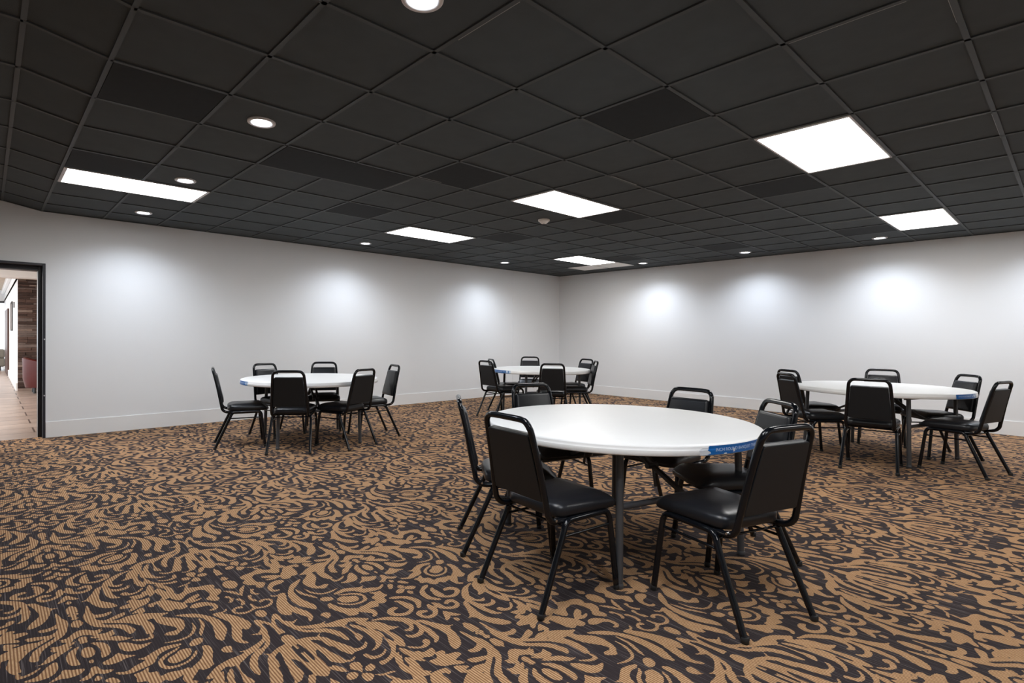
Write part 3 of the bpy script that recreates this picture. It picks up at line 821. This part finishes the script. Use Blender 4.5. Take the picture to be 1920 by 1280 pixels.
# ------------------------------------------------------------------ round folding table
TR = .80
def make_table():
    t = thing('round_table', '', 'table')
    bm = bmesh.new()
    lathe(bm, [(0, .7400), (.60, .7400), (.770, .7400), (.785, .7385), (.794, .734), (.7965, .728), (.7965, .7185), (.7985, .7165), (.800, .712), (.800, .692), (.797, .6865), (.790, .685), (.770, .686), (.758, .700), (0, .700)], 128)
    build('tabletop', bm, M_TABLE, t, auto=60)
    for sx in (-1, 1):
        for sy in (-1, 1):
            bm = bmesh.new(); tube(bm, [(sx*.495, sy*.445, .695), (sx*.515, sy*.460, .012)], .019, 16, 0)
            lg = build('leg', bm, M_LEGS, t, auto=50)
            bm = bmesh.new(); lathe(bm, [(0, 0), (.018, 0), (.0215, .004), (.0215, .022), (.019, .026), (0, .026)], 16, sx*.5153, sy*.4603)
            build('foot_cap', bm, M_LEGS, lg, auto=50)
        bm = bmesh.new(); tube(bm, [(sx*.503, -.450, .40), (sx*.503, .450, .40)], .0165, 12, 0); build('crossbar', bm, M_LEGS, t, auto=50)
        bm = bmesh.new(); beam(bm, (sx*.495, -.50, .682), (sx*.495, .50, .682), .030, .036); build('mounting_rail', bm, M_DARKS, t)
        # folding brace
        bm = bmesh.new()
        for sy in (-1, 1): beam(bm, (sx*.04, sy*.035, .686), (sx*.29, sy*.020, .510), .022, .018)
        beam(bm, (sx*.27, 0, .522), (sx*.503, 0, .410), .026, .020)
        beam(bm, (sx*.29, 0, .510), (sx*.31, 0, .40), .012, .012)
        tube(bm, [(sx*.28, -.038, .515), (sx*.28, .038, .515)], .017, 10, 0)
        build('folding_brace', bm, M_DARKS, t)
    bm = bmesh.new()
    for s in (-1, 1): beam(bm, (-.495, s*.30, .688), (.495, s*.30, .688), .028, .024)
    beam(bm, (-.06, -.30, .688), (-.06, .30, .688), .03, .024); beam(bm, (.06, -.30, .688), (.06, .30, .688), .03, .024)
    build('under_frame', bm, M_DARKS, t)
    return t
def rim_strip(a0, a1, z0, z1, jag=0, off=.0012, seed=1):
    rn = random.Random(seed); bm = bmesh.new(); n = 40; rows = 6
    V = []
    for k in range(rows+1):
        z = z0+(z1-z0)*k/rows
        s = a0+(rn.uniform(-jag, jag) if jag else 0)
        row = []
        for j in range(n+1):
            a = math.radians(s+(a1-s)*j/n)
            r = (TR if z < .7165 else .7975)+off
            row.append(bm.verts.new((r*math.cos(a), r*math.sin(a), z)))
        V.append(row)
    for A, B in zip(V, V[1:]):
        for j in range(n): bm.faces.new((A[j], A[j+1], B[j+1], B[j]))
    return bm
def rim_text(t, txt, a0, a1, zc_, h, par):
    cu_ = bpy.data.curves.new('banner_text', 'FONT'); cu_.body = txt; cu_.size = 1; cu_.extrude = 0
    o = bpy.data.objects.new('tmp', cu_); COL.objects.link(o)
    dg = bpy.context.evaluated_depsgraph_get(); me = bpy.data.meshes.new_from_object(o.evaluated_get(dg))
    bpy.data.objects.remove(o)
    xs = [v.co.x for v in me.vertices]; ys = [v.co.y for v in me.vertices]
    bm = bmesh.new(); bm.from_mesh(me)
    for v in bm.verts:
        a = math.radians(a0+(a1-a0)*(v.co.x-min(xs))/(max(xs)-min(xs)))
        z = zc_-h/2+h*(v.co.y-min(ys))/(max(ys)-min(ys))
        v.co = (( TR+.0022)*math.cos(a), (TR+.0022)*math.sin(a), z)
    me2 = bpy.data.meshes.new('banner_text'); bm.to_mesh(me2); bm.free()
    o = link('banner_text', me2, M_INK, par); return o
table0 = make_table()
tabs = []
def table(x, y, deg, lab, a0, a1, torn=False, full=True):
    t = table0 if not tabs else copy_tree(table0)
    if tabs:
        for ch in list(t.children):
            if ch.name.startswith('banner'):
                for c2 in list(ch.children): bpy.data.objects.remove(c2)
                bpy.data.objects.remove(ch)
    tabs.append(t)
    t.location = (x, y, 0); t.rotation_euler = (0, 0, math.radians(deg)); tag(t, lab, 'table', 'round folding tables')
    a0 -= deg; a1 -= deg
    ban = build('banner_sticker', rim_strip(a0+(1.5 if torn else 0), a1, .690, .733, 1.1 if torn else 0), M_BLUE, t)
    ban['label'] = 'blue printed banner stuck along the rim'
    if torn:
        build('torn_edge', rim_strip(a0-1.6, a0+2.2, .689, .724, .9, .0008, 4), M_TEAR, ban)
        build('torn_edge', rim_strip(a0+8, a0+9.2, .689, .696, .3, .0018, 9), M_TEAR, ban)
        build('torn_edge', rim_strip(a0+12.2, a0+13.3, .697, .712, .4, .0018, 11), M_TEAR, ban)
    w = a1-a0
    rim_text(t, 'INCH ROUND BANQUET TABLE' if torn else '60 INCH ROUND BANQUET TABLE', a0+(.12 if torn else .08)*w, a0+.78*w, .7115, .019, ban)
    # product picture and code box at the end of the banner
    build('banner_picture', rim_strip(a0+.80*w, a0+.90*w, .698, .728, 0, .0022), M_INK, ban)
    build('banner_end', rim_strip(a1-.07*w, a1, .694, .730, 0, .0022), M_INK, ban)
table(-1.90, 2.94, -14, 'large white round folding table in the foreground', 333.0, 368.5, torn=True)
table(-6.175, 2.95, -14, 'white round folding table at left in front of the long left wall', 258.0, 277.5)
table(-5.85, 6.80, -26, 'smallest, farthest white round folding table near the back corner', 243.0, 276.0)
table(-1.455, 7.34, -16, 'white round folding table at right in front of the right wall', 329.0, 353.0)
tabs[0].scale = (1.012, 1.012, 1.0)
